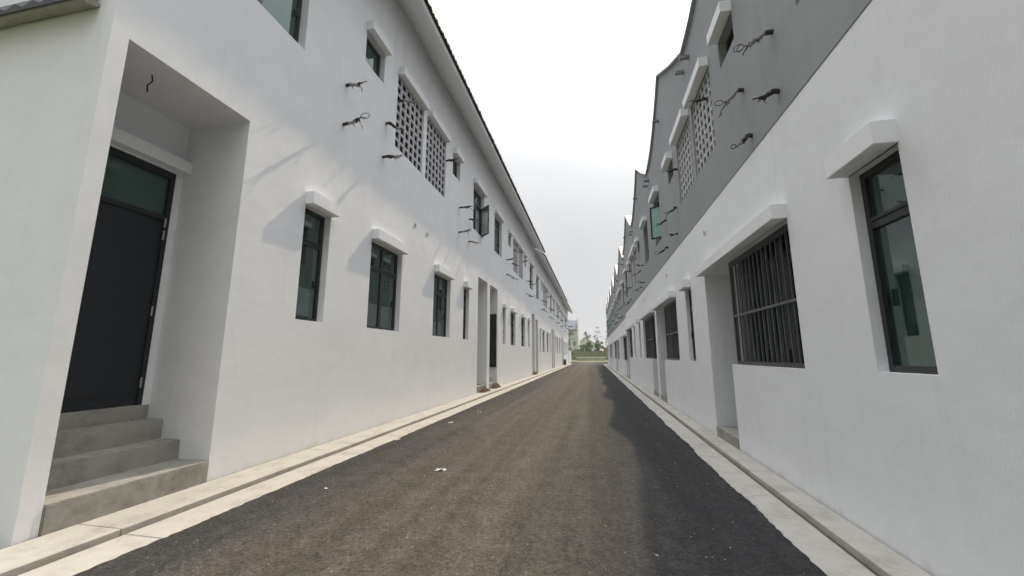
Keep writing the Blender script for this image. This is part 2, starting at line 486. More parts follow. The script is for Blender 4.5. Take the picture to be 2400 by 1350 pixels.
# window: dark frame with mullions, one pane per light, an optional leaf swung open
def window(house, xw, sx, y0, y1, z0, z1, cols=2, transom=0.0, rec=0.10, fr=0.055, open_leaf=None, label=None):
    mb = MB()
    d0, d1 = rec, rec + 0.07
    bxd(mb, xw, sx, d0, d1, y0, y0 + fr, z0, z1)
    bxd(mb, xw, sx, d0, d1, y1 - fr, y1, z0, z1)
    bxd(mb, xw, sx, d0, d1, y0 + fr, y1 - fr, z0, z0 + fr)
    bxd(mb, xw, sx, d0, d1, y0 + fr, y1 - fr, z1 - fr, z1)
    zt = z1 - (z1 - z0) * transom if transom else None
    tw = 0.05
    if zt:
        bxd(mb, xw, sx, d0 + 0.002, d1, y0 + fr, y1 - fr, zt - tw, zt + tw)
        bxd(mb, xw, sx, d0 - 0.012, d0 + 0.002, y0 + fr, y1 - fr, zt + 0.015, zt + 0.03)
    cw = (y1 - y0 - 2 * fr) / cols
    edges = [y0 + fr + k * cw for k in range(cols + 1)]
    for k in range(1, cols):
        segs = [(z0 + fr, (zt - tw) if zt else z1 - fr)]
        if zt: segs.append((zt + tw, z1 - fr))
        for (a, b) in segs:
            bxd(mb, xw, sx, d0 + 0.004, d1, edges[k] - 0.04, edges[k] + 0.04, a, b)
    w = mb.build('window', 'frame', house)
    if label: w['label'] = label
    for k in range(cols):
        ya = edges[k] + (0.04 if k else 0); yb = edges[k + 1] - (0.04 if k < cols - 1 else 0)
        spans = [(z0 + fr, (zt - tw) if zt else z1 - fr, False)]
        if zt: spans.append((zt + tw, z1 - fr, True))
        for (za, zb, top) in spans:
            if open_leaf is not None and k == open_leaf[0] and not top:
                # dark room side and a leaf on its hinge
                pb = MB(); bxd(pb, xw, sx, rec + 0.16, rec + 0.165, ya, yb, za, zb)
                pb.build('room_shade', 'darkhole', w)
                hy = yb if open_leaf[1] > 0 else ya
                L = yb - ya
                ang = open_leaf[2]
                lf = MB(); lg = MB()
                def place(src, u0, u1, t0, t1, za_, zb_):
                    c = []
                    for u in (u0, u1):
                        for t in (t0, t1):
                            dy = -open_leaf[1] * (u * math.cos(ang)) + t * math.sin(ang)
                            dx = sx * (u * math.sin(ang)) + sx * t * math.cos(ang) * open_leaf[1]
                            c.append((xw - sx * (rec - 0.01) + dx, hy + dy))
                    i = len(src.v)
                    for z in (za_, zb_):
                        for (x, y) in (c[0], c[2], c[3], c[1]):
                            src.v.append((x, y, z))
                    for q in ((0, 1, 2, 3), (4, 7, 6, 5), (0, 4, 5, 1), (1, 5, 6, 2), (2, 6, 7, 3), (3, 7, 4, 0)):
                        src.f.append(tuple(i + n for n in q)); src.mi.append(0)
                fw = 0.05
                place(lf, 0, fw, 0, 0.04, za, zb); place(lf, L - fw, L, 0, 0.04, za, zb)
                place(lf, fw, L - fw, 0, 0.04, za, za + fw); place(lf, fw, L - fw, 0, 0.04, zb - fw, zb)
                place(lg, fw, L - fw, 0.015, 0.022, za + fw, zb - fw)
                place(lf, L * 0.90, L * 0.96, 0.04, 0.065, (za + zb) / 2 - 0.08, (za + zb) / 2 + 0.04)
                leaf = lf.build('open_leaf', 'frame', w)
                leaf['label'] = 'casement leaf swung open'
                lg.build('leaf_glass', 'leafglass', w)
            else:
                pb = MB(); bxd(pb, xw, sx, rec + 0.03, rec + 0.036, ya, yb, za, zb)
                pb.build('pane', 'glass', w)
    if zt and cols >= 1:
        hb = MB()
        hy = edges[cols] - 0.03
        bxd(hb, xw, sx, rec - 0.03, rec + 0.005, hy - 0.012, hy + 0.012, (z0 + zt) / 2 - 0.09, (z0 + zt) / 2 + 0.05)
        hb.build('handle', 'frame', w)
    return w
M['leafglass'] = glass('pale_green_leaf_glass', (0.80, 0.95, 0.90), (0.30, 0.44, 0.40), 1.7)

def hood(house, xw, sx, y0, y1, z0, h=0.2, proj=0.17, over=0.03, mat='hood_white'):
    mb = MB()
    bxd(mb, xw, sx, -proj, 0.02, y0 - over, y1 + over, z0, z0 + h)
    return mb.build('window_hood', mat, house, bevel=0.004)

# breeze-block screen: ring blocks, a matte near-black sheet behind painting the darkness of the room
def ring_mesh(bw, bh, t):
    mb = MB()
    ow, oh = bw / 2 - 0.003, bh / 2 - 0.003
    iw, ih = bw * 0.345, bh * 0.36
    o = [(-ow, -oh), (ow, -oh), (ow, oh), (-ow, oh)]
    n = [(-iw, -ih), (iw, -ih), (iw, ih), (-iw, ih)]
    for k in range(4):
        a, b = k, (k + 1) % 4
        for x in (0, t):
            mb.quad((x, *o[a]), (x, *o[b]), (x, *n[b]), (x, *n[a]))
        mb.quad((0, *o[a]), (0, *o[b]), (t, *o[b]), (t, *o[a]))
        mb.quad((0, *n[a]), (0, *n[b]), (t, *n[b]), (t, *n[a]))
    return mb

RINGS = {}
def screen(house, xw, sx, y0, y1, z0, z1, cols, rows, single):
    bw, bh = (y1 - y0) / cols, (z1 - z0) / rows
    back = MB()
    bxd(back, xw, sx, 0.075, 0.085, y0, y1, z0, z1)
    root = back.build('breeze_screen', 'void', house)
    t = 0.03
    xf = xw - sx * 0.03 - (t if sx > 0 else 0)
    if single:
        key = (round(bw, 4), round(bh, 4))
        if key not in RINGS:
            mb = ring_mesh(bw, bh, t)
            me = bpy.data.meshes.new('breeze_block')
            me.from_pydata(mb.v, [], mb.f); me.materials.append(M['block'])
            RINGS[key] = me
        for r in range(rows):
            for c in range(cols):
                inst('breeze_block', RINGS[key], (xf, y0 + (c + 0.5) * bw, z0 + (r + 0.5) * bh), root)
    else:
        base = ring_mesh(bw, bh, t)
        al = MB()
        for r in range(rows):
            for c in range(cols):
                i = len(al.v)
                al.v += [(x + xf, y + y0 + (c + 0.5) * bw, z + z0 + (r + 0.5) * bh) for x, y, z in base.v]
                al.f += [tuple(i + k for k in f) for f in base.f]
                al.mi += [0] * len(base.f)
        tag(al.build('breeze_blocks', 'block', root), kind='stuff')
    return root

# cable tail: short conduit, wrapped bundle, bent loop of wire and a loose tail
def cable_stub(house, xw, sx, y, z, seed, big=1.0):
    rng = random.Random(seed)
    out = sx
    L = rng.uniform(0.28, 0.40) * big
    dy, dz = rng.uniform(-0.12, 0.16), rng.uniform(-0.20, 0.08)
    p0 = Vector((xw - out * 0.01, y, z))
    p3 = p0 + Vector((out * L, dy, dz))
    mb = MB()
    p1 = p0 + Vector((out * L * 0.30, dy * 0.12, 0.012))
    mb.tube([p0, p1], 0.032, 8, 0)
    pts, rs = [], []
    n = 8
    for k in range(n + 1):
        t = k / n
        q = p1.lerp(p3, t) + Vector((0, rng.uniform(-1, 1), rng.uniform(-1, 1))) * (0.010 if 0 < k < n else 0)
        q.z -= 0.03 * math.sin(math.pi * t) * rng.uniform(0.4, 1.2)
        pts.append(q)
        rs.append(rng.uniform(0.024, 0.048) * min(1.0, big) * (1.0 if t < 0.8 else 0.55))
    h = rng.randint(3, 5)
    mb.tube(pts[:h + 1], rs[:h + 1], 7, rng.choice((0, 1)))
    mb.tube(pts[h:], rs[h:], 7, rng.choice((0, 0, 1)))
    for k in range(5):
        q = pts[rng.randint(0, n - 1)]
        e1 = q + Vector((out * rng.uniform(-0.02, 0.05), rng.uniform(-0.05, 0.05), -rng.uniform(0.02, 0.05)))
        e2 = e1 + Vector((out * rng.uniform(-0.02, 0.03), rng.uniform(-0.03, 0.03), -rng.uniform(0.0, 0.05)))
        mb.tube([q, e1, e2], rng.uniform(0.004, 0.009), 4, rng.choice((0, 1)))
    o = mb.build('cable_stub', ['cable', 'tape'], house)
    lp = MB()
    ax = Vector((out, dy, dz)).normalized()
    for j in range(rng.choice((1, 1, 2))):
        c = []
        rr = rng.uniform(0.022, 0.05)
        st = rng.uniform(1.3, 2.6)
        sd = Vector((0, rng.uniform(-1, 1), rng.uniform(0.2, 1))).normalized()
        droop = rng.uniform(-0.5, 0.3)
        for k in range(13):
            a = math.pi * 2 * k / 12
            w = rr * st * (1 - math.cos(a)) * 0.8
            c.append(p3 + ax * w + sd * (rr * math.sin(a)) + Vector((0, 0, droop * w)))
        lp.tube(c, rng.uniform(0.0045, 0.007), 5, 0, False)
    if rng.random() < 0.55:
        q = pts[n - 2]
        tl = [q]
        for k in range(4):
            q = q + Vector((out * rng.uniform(0.0, 0.05), rng.uniform(-0.03, 0.03), -rng.uniform(0.03, 0.07)))
            tl.append(q)
        lp.tube(tl, [0.006, 0.010, 0.006, 0.011, 0.005], 5, 0)
    lp.build('cable_loop', 'cable', o)
    return o

def vent(house, xw, sx, y, z):
    mb = MB()
    n = 16
    for (r0, r1, d, mi) in ((0.065, 0.045, -0.02, 0), (0.045, 0.0, 0.0, 1)):
        x = xw - sx * d
        for k in range(n):
            a, b = 2 * math.pi * k / n, 2 * math.pi * (k + 1) / n
            P = lambda r, t: (x, y + r * math.cos(t), z + r * math.sin(t))
            if r1 > 0:
                mb.quad(P(r0, a), P(r0, b), P(r1, b), P(r1, a), mi)
                mb.quad(P(r0, a), P(r0, b), (xw + 0, y + r0 * math.cos(b), z + r0 * math.sin(b)), (xw + 0, y + r0 * math.cos(a), z + r0 * math.sin(a)), mi)
                mb.quad(P(r1, a), P(r1, b), (xw + sx * 0.003, y + r1 * math.cos(b), z + r1 * math.sin(b)), (xw + sx * 0.003, y + r1 * math.cos(a), z + r1 * math.sin(a)), mi)
    mb2 = [( xw + sx * 0.004, y + 0.046 * math.cos(2 * math.pi * k / n), z + 0.046 * math.sin(2 * math.pi * k / n)) for k in range(n)]
    mb.poly(mb2, 1)
    for k in range(-1, 2):
        bxd(mb, xw, sx, -0.014, -0.006, y - 0.04, y + 0.04, z + k * 0.024 - 0.005, z + k * 0.024 + 0.005, 0)
    return mb.build('wall_vent', ['vent', 'darkhole'], house)

# ------------------------------------------------------------------ ground, road, aprons
XL, XR, XU = -4.76, 2.33, 2.362
YEND = 79.05
gb = MB()
gb.quad((-255, -115, -0.06), (255, -115, -0.06), (255, 395, -0.06), (-255, 395, -0.06))
tag(gb.build('ground', 'ground'), kind='structure')

rb = MB()
rng = random.Random(3)
def jag(y, s):
    return (0.008 if s < 1 else 0.022) * math.sin(y * 3.1 + s) * math.sin(y * 1.3 + 2 * s) + rng.uniform(-0.011, 0.011)
ys = []
y = -14.0
while y < 72:
    ys.append(y)
    y += 0.055 if y < 14 else 0.16
ys.append(72.0)
pl = [(-3.74 + jag(q, 0.5), q) for q in ys]
pr = [(1.60 + jag(q, 2.1), q) for q in ys]
ZR = 0.024
for k in range(len(ys) - 1):
    rb.quad((pl[k][0], pl[k][1], ZR), (pr[k][0], pr[k][1], ZR), (pr[k + 1][0], pr[k + 1][1], ZR), (pl[k + 1][0], pl[k + 1][1], ZR))
    rb.quad((pl[k][0], pl[k][1], ZR), (pl[k + 1][0], pl[k + 1][1], ZR), (pl[k + 1][0] - 0.008, pl[k + 1][1], -0.02), (pl[k][0] - 0.008, pl[k][1], -0.02))
    rb.quad((pr[k][0], pr[k][1], ZR), (pr[k + 1][0], pr[k + 1][1], ZR), (pr[k + 1][0] + 0.008, pr[k + 1][1], -0.02), (pr[k][0] + 0.008, pr[k][1], -0.02))
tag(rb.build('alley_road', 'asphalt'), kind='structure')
cb = MB()
cb.poly([(-3.72, 72, 0.02), (1.62, 72, 0.02), (2.6, 74, 0.02), (60, 75.5, 0.02), (60, 97, 0.02), (-60, 97, 0.02), (-60, 84.5, 0.02), (-5.2, 84.0, 0.02)])
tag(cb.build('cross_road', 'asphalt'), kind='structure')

def apron(name, xa, xb, xc, xd, y0, y1, label):
    # xa wall edge, xb inner slab edge, xc outer slab start, xd road edge
    bed = MB()
    bed.box(min(xa, xd), max(xa, xd), y0, y1, -0.055, -0.03)
    root = bed.build(name, 'gutter')
    tag(root, kind='structure')
    L = 3.05
    sgn = 1 if xb > xa else -1
    def slab(w, t, xs):
        m = MB()
        n = 14
        hw = w / 2
        rg = random.Random(int(w * 1000))
        m.box(-hw, hw, -L / 2 + 0.004, L / 2 - 0.004, -t, 0)
        me = bpy.data.meshes.new('slab')
        bm = bmesh.new()
        me.from_pydata(m.v, [], m.f)
        bm.from_mesh(me)
        bmesh.ops.bevel(bm, geom=bm.edges[:], offset=0.006, segments=1, affect='EDGES')
        bm.to_mesh(me); bm.free()
        me.materials.append(M['apron'])
        return me
    mi = slab(abs(xb - xa) - 0.014, 0.075, 0)
    mo = slab(abs(xd - xc) + 0.10, 0.036, 0)
    k = 0
    y = y0 + L / 2
    r2 = random.Random(11)
    while y < y1 - 0.5:
        inst('slab', mi, ((xa + xb) / 2 + sgn * 0.007, y, 0.052 + r2.uniform(-0.003, 0.003)), root, (r2.uniform(-0.001, 0.001), r2.uniform(-0.004, 0.004), 0))
        inst('slab', mo, ((xc + xd) / 2 + sgn * 0.05, y, 0.010 + r2.uniform(-0.003, 0.003)), root, (0, r2.uniform(-0.004, 0.004), 0))
        y += L
    return root
apron('left_drain_apron', XL, -4.235, -4.18, -3.74, -3.0, 79.5, '')
apron('right_drain_apron', XR, 2.03, 1.975, 1.60, -9.0, 70.5, '')

# ------------------------------------------------------------------ left terrace
HALF = 7.64
CEN0 = 10.23
EAVE_X, EAVE_Z = -3.93, 10.27
WALLTOP = 10.86
RIDGE_X, RIDGE_Z = -9.6, 10.27 + 5.67 * 0.70

def tile_geo(mb, x, y, z, pitch, mi=0):
    # one S-profile tile end at the eave, sloping up towards -X
    n = 6
    ln = 0.42
    sl = 0.70
    th = 0.06
    pts = []
    for k in range(n + 1):
        t = k / n
        pts.append((y + (t - 0.5) * pitch, 0.07 * math.sin(math.pi * t) ** 1.3))
    for k in range(n):
        (ya, ha), (yb, hb) = pts[k], pts[k + 1]
        a = (x, ya, z + ha); b = (x, yb, z + hb)
        c = (x - ln, yb, z + hb + ln * sl); d = (x - ln, ya, z + ha + ln * sl)
        mb.quad(a, b, c, d, mi)
        mb.quad((x, ya, z + ha - th), (x, yb, z + hb - th), b, a, mi)
        mb.quad((x, ya, z + ha - th), (x, yb, z + hb - th), (x - ln, yb, z + hb + ln * sl - th), (x - ln, ya, z + ha + ln * sl - th), mi)

LEFT_LABELS = [
    'white house nearest on the left, its tall recessed back door up four concrete steps',
    'white left house with an upstairs casement swung open, second from the near corner',
    'white left house with a black door leaf folded open in its recess',
    'fourth white house on the left, last one under the higher stretch of roof',
    'fifth house on the left, first one under the lower stretch of roof',
    'sixth white house along the left row, two past the first roof step',
    'seventh white house along the left row, far down the alley',
    'eighth white house along the left row, just before the last roof step',
    'ninth white house along the left row, under the lowest stretch of roof',
    'last white house of the left row at the far end of the alley',
]
PITCH = HALF / 35.0
tile_me = None
for i in range(10):
    c = CEN0 + 15.28 * (i // 2)
    s = -1 if i % 2 == 0 else 1              # which side of the pair's mirror line
    ya, yb = (c - HALF, c) if s < 0 else (c, c + HALF)
    if i == 0: ya = 2.67
    dz = 0.0 if i < 4 else (-0.29 if i < 8 else -0.56)
    if i >= 4: gz = 0.0
    near = i < 4
    house = thing('terrace_house', (XL, (ya + yb) / 2, 0), LEFT_LABELS[i], 'house', 'white terrace houses along the left side')
    Y = lambda u0, u1: (c - u1, c - u0) if s < 0 else (c + u0, c + u1)
    wide = Y(1.06, 2.52); nar = Y(3.94, 4.62); door = Y(5.86, 7.40)
    bb = Y(0.12, 1.74); sq = Y(2.42, 3.22); cas = Y(4.98, 6.62)
    zt = WALLTOP + dz
    recs = [(*wide, 2.18 + dz, 4.16 + dz, 0.25), (*nar, 2.18 + dz, 4.16 + dz, 0.25),
            (*bb, 6.84 + dz, 8.86 + dz, 0.5), (*sq, 8.07 + dz, 8.84 + dz, 0.25), (*cas, 6.84 + dz, 8.84 + dz, 0.3),
            (*door, -0.05, 4.94 + dz, 1.06)]
    dd = (door[0] + 0.09, door[1] - 0.09)
    recs.append((dd[0], dd[1], 0.95 + dz, 4.18 + dz, 1.20))
    wb = MB()
    facade(wb, XL, 1, ya, yb, -0.05, zt, recs)
    # top slab closing the wall head, rear wall and the exposed ends
    XB = -15.2
    rw = MB()
    rw.quad((XB, ya, -0.05), (XB, yb, -0.05), (XB, yb, zt - 0.5), (XB, ya, zt - 0.5))
    rw.build('rear_wall', 'white', house)
    def gable(yy):
        wb.poly([(XL, yy, -0.05), (XB, yy, -0.05), (XB, yy, zt - 0.55), (RIDGE_X, yy, RIDGE_Z + dz - 0.1), (XL, yy, zt)])
    if i in (0,): gable(ya)
    if i in (3, 7, 9): gable(yb)
    wall = wb.build('wall', 'white', house)
    # eaves: sloping soffit, fascia board and tiled roof
    e = MB()
    ex, ez = EAVE_X + 0.05, EAVE_Z + dz
    e.quad((XL, ya, zt), (XL, yb, zt), (ex, yb, ez), (ex, ya, ez), 0)
    e.quad((XL, ya, zt + 0.12), (XL, yb, zt + 0.12), (ex, yb, ez + 0.12), (ex, ya, ez + 0.12), 0)
    e.quad((ex, ya, ez), (ex, yb, ez), (ex, yb, ez + 0.12), (ex, ya, ez + 0.12), 0)
    if i in (0, 4, 8): e.quad((XL, ya, zt), (ex, ya, ez), (ex, ya, ez + 0.12), (XL, ya, zt + 0.12), 0)
    if i in (3, 7, 9): e.quad((XL, yb, zt), (ex, yb, ez), (ex, yb, ez + 0.12), (XL, yb, zt + 0.12), 0)
    e.build('soffit', 'soffit', house)
    fb = MB()
    fb.box(EAVE_X + 0.03, EAVE_X + 0.055, ya, yb, ez - 0.03, ez + 0.075)
    fb.build('fascia_board', 'hood_white', house)
    r = MB()
    nw = int(round((yb - ya) / PITCH)) * 2
    prof = [ya + (yb - ya) * k / nw for k in range(nw + 1)]
    for k in range(nw):
        h0 = 0.045 * (k % 2); h1 = 0.045 * ((k + 1) % 2)
        x0, z0 = EAVE_X - 0.3, ez + 0.12 + 0.3 * 0.70
        r.quad((x0, prof[k], z0 + h0), (x0, prof[k + 1], z0 + h1), (RIDGE_X, prof[k + 1], RIDGE_Z + dz + 0.12 + h1), (RIDGE_X, prof[k], RIDGE_Z + dz + 0.12 + h0))
        r.quad((RIDGE_X, prof[k], RIDGE_Z + dz + 0.12 + h0), (RIDGE_X, prof[k + 1], RIDGE_Z + dz + 0.12 + h1), (XB - 0.6, prof[k + 1], zt - 0.6 + h1), (XB - 0.6, prof[k], zt - 0.6 + h0))
    if i in (4, 8): r.poly([(EAVE_X + 0.10, ya, ez + 0.10), (EAVE_X + 0.10, ya, ez + 0.2), (RIDGE_X, ya, RIDGE_Z + dz + 0.2), (RIDGE_X, ya, RIDGE_Z + dz + 0.02)])
    roof = r.build('roof', 'tile', house)
    ntile = int(round((yb - ya) / PITCH))
    tp = (yb - ya) / ntile
    if near:
        if tile_me is None:
            tm = MB(); tile_geo(tm, 0, 0, 0, PITCH * 0.99)
            tile_me = bpy.data.meshes.new('tile'); tile_me.from_pydata(tm.v, [], tm.f); tile_me.materials.append(M['tile'])
        rg = random.Random(i)
        for k in range(ntile):
            inst('tile', tile_me, (EAVE_X + 0.15 + rg.uniform(-0.01, 0.01), ya + (k + 0.5) * tp, ez + 0.125 + rg.uniform(-0.006, 0.006)), roof)
    else:
        tm = MB()
        for k in range(ntile):
            tile_geo(tm, EAVE_X + 0.15, ya + (k + 0.5) * tp, ez + 0.125, tp * 0.99)
        tag(tm.build('eave_tiles', 'tile', roof), kind='stuff')
    # openings
    tr = 0.30
    window(house, XL, 1, *wide, 2.18 + dz, 4.16 + dz, 2, tr, rec=0.13)
    window(house, XL, 1, *nar, 2.18 + dz, 4.16 + dz, 1, tr, rec=0.13)
    window(house, XL, 1, *sq, 8.07 + dz, 8.84 + dz, 1, 0, rec=0.13)
    ol = None
    if i == 1: ol = (1, 1, math.radians(44))
    window(house, XL, 1, *cas, 6.84 + dz, 8.84 + dz, 2, 0.27, rec=0.15, open_leaf=ol, label=('upstairs window with one leaf open' if ol else None))
    screen(house, XL, 1, *bb, 6.84 + dz, 8.86 + dz, 6, 8, i < 2)
    for (a, b), zz in ((wide, 4.16), (nar, 4.16), (bb, 8.86), (sq, 8.84), (cas, 8.84)):
        hood(house, XL, 1, a, b, zz + dz, 0.22, 0.17, 0.02 if (a, b) != bb else 0.0)
    # recessed back door
    xd = XL - 1.06
    lb = MB(); lb.box(xd - 0.002, xd + 0.15, door[0] + 0.002, door[1] - 0.002, 4.20 + dz, 4.37 + dz)
    lb.build('door_lintel', 'hood_white', house)
    zsteps = [0.30, 0.535, 0.775, 0.955]
    dfr = [-0.015, 0.475, 0.785, 1.085]
    for k in range(4):
        zz = zsteps[k] + dz
        if zz < 0.08: continue
        sb = MB()
        d1 = dfr[k + 1] + 0.02 if k < 3 else 1.19
        lo = -0.05 if k == 0 else max(-0.05, zsteps[k - 1] + dz - 0.02)
        if k == 3:
            sb.box(XL - 1.058, XL - dfr[k] + 0.028, door[0] + 0.004, door[1] - 0.004, lo, zz)
            sb.box(XL - d1, XL - 1.06, dd[0] + 0.002, dd[1] - 0.002, lo, zz + 0.004)
        else:
            sb.box(XL - 1.055, XL - dfr[k], door[0] + 0.003, door[1] - 0.003, lo, zz)
        sb.build('step', 'step', house, bevel=0.010)
    db = MB()
    x0 = XL - 1.10
    zb, ztp = 0.965 + dz, 4.17 + dz
    ztr = 3.50 + dz
    for (a, b) in ((dd[0], dd[0] + 0.06), (dd[1] - 0.06, dd[1])):
        db.box(x0 - 0.06, x0 + 0.035, a + 0.001, b - 0.001, zb, ztp)
    db.box(x0 - 0.06, x0 + 0.03, dd[0] + 0.06, dd[1] - 0.06, ztp - 0.09, ztp)
    db.box(x0 - 0.06, x0 + 0.03, dd[0] + 0.06, dd[1] - 0.06, ztr - 0.04, ztr + 0.03)
    dr = db.build('door_frame', 'door', house)
    pb = MB(); pb.box(x0 - 0.03, x0 - 0.02, dd[0] + 0.06, dd[1] - 0.06, ztr + 0.03, ztp - 0.09)
    pb.build('transom_pane', 'dull_glass', dr)
    if i == 2:
        # leaf folded flat against the far side of the recess
        lf = MB(); yy = door[1]
        lf.box(XL - 1.02, XL - 0.04, yy - 0.075, yy - 0.03, 1.0, 3.66)
        o = lf.build('door_leaf', 'door', house); o['label'] = 'black door leaf folded open'
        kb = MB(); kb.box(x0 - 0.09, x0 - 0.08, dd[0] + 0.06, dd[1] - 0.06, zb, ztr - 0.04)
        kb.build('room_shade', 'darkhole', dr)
    else:
        lf = MB()
        lf.box(x0 - 0.045, x0 + 0.012, dd[0] + 0.062, dd[1] - 0.062, zb + 0.01, ztr - 0.042)
        lf.box(x0 + 0.012, x0 + 0.02, dd[0] + 0.075, dd[1] - 0.075, zb + 0.14, zb + 0.16)
        o = lf.build('door_leaf', 'door', house)
        hb = MB(); hb.box(x0 + 0.012, x0 + 0.06, dd[0] + 0.12, dd[0] + 0.15, 1.95 + dz, 2.15 + dz)
        hb.build('door_handle', 'hinge', o)
        for hz in (1.18, 2.12, 3.18, 3.36):
            hg = MB(); hg.tube([(x0 + 0.045, dd[1] - 0.058, hz + dz), (x0 + 0.045, dd[1] - 0.058, hz + 0.13 + dz)], 0.011, 6)
            hg.build('hinge', 'hinge', o)
    # cable tails
    if s < 0: spots = [(3.80, 7.02), (3.80, 6.15), (2.22, 7.15), (2.28, 6.24), (1.66, 8.14)]
    else: spots = [(3.2, 7.05), (3.2, 6.09), (4.42, 6.08), (4.42, 7.02), (1.77, 8.21)]
    for k, (u, z) in enumerate(spots):
        cable_stub(house, XL, 1, c + s * u, z + dz, 100 + i * 10 + k, 1.25)
    vent(house, XL, 1, c + s * 0.42, 5.17 + dz)

wire = MB()
wire.tube([(-5.12, 3.32, 4.945), (-5.125, 3.34, 4.87), (-5.15, 3.31, 4.80), (-5.16, 3.33, 4.72)], 0.008, 5)
h0 = [o for o in bpy.data.objects if o.name == 'terrace_house'][0]
wire.build('ceiling_wire', 'cable', h0)
# canopy ledge with dark tiles along the side wall of the near corner
lb = MB()
seg = 8
pr_ = [(0.0, 5.235), (0.02, 5.20), (0.06, 5.18), (0.11, 5.17), (0.145, 5.175), (0.16, 5.19), (0.16, 5.22), (0.0, 5.26)]
for k in range(len(pr_) - 1):
    (d0, z0), (d1, z1) = pr_[k], pr_[k + 1]
    lb.quad((-15.0, 2.67 - d0, z0), (-4.98, 2.67 - d0, z0), (-4.98, 2.67 - d1, z1), (-15.0, 2.67 - d1, z1))
lb.poly([(-4.98, 2.67 - d, z) for d, z in pr_])
canopy = thing('side_canopy', (-10, 2.67, 5.1), 'rounded canopy ledge with dark tiles on the side wall at the upper left', 'canopy')
lb.build('ledge', 'step', canopy)
tb = MB()
for k in range(40):
    x = -5.0 - k * 0.25
    tb.quad((x, 2.49, 5.20), (x - 0.125, 2.49, 5.26), (x - 0.125, 2.665, 5.52), (x, 2.665, 5.46))
    tb.quad((x - 0.125, 2.49, 5.26), (x - 0.25, 2.49, 5.20), (x - 0.25, 2.665, 5.46), (x - 0.125, 2.665, 5.52))
    tb.poly([(x, 2.49, 5.165), (x, 2.49, 5.20), (x - 0.125, 2.49, 5.26), (x - 0.25, 2.49, 5.20), (x - 0.25, 2.49, 5.165)])
tb.quad((-5.0, 2.49, 5.165), (-15.0, 2.49, 5.165), (-15.0, 2.508, 5.168), (-5.0, 2.508, 5.168))
tb.build('tile_cover', 'tile', canopy)

# ------------------------------------------------------------------ right terrace
RW = 6.65
PARTY0 = 2.30
LEDGE = 4.46
VAL, PEAK = 8.70, 10.48
RIGHT_LABELS = [
    'nearest house on the right, white below and grey above, with the large barred opening',
    'second house on the right, its upstairs teal casement swung open',
    'third house on the right, mirrored, sharing a door recess pier with its near neighbour',
    'fourth house on the right, last one before the row steps down',
    'fifth house on the right, first one after the row steps down',
    'sixth white and grey gabled house along the right row',
    'seventh white and grey gabled house along the right row',
    'eighth white and grey gabled house along the right row, far down the alley',
    'ninth gabled house of the right row, with a far casement standing open',
    'last gabled house of the right row at the end of the alley',
]
GP = [(0, 8.76), (0.02, 8.75), (0.22, 9.44), (0.485, 10.48), (0.56, 10.02), (0.64, 9.63), (0.70, 9.37), (0.76, 9.15), (0.82, 8.98), (0.88, 8.86), (0.94, 8.79), (1, 8.76)]
def gprof(t):
    for k in range(len(GP) - 1):
        if t <= GP[k + 1][0] + 1e-9:
            (a, p), (b, q) = GP[k], GP[k + 1]
            return p + (q - p) * (t - a) / (b - a)
    return GP[-1][1]

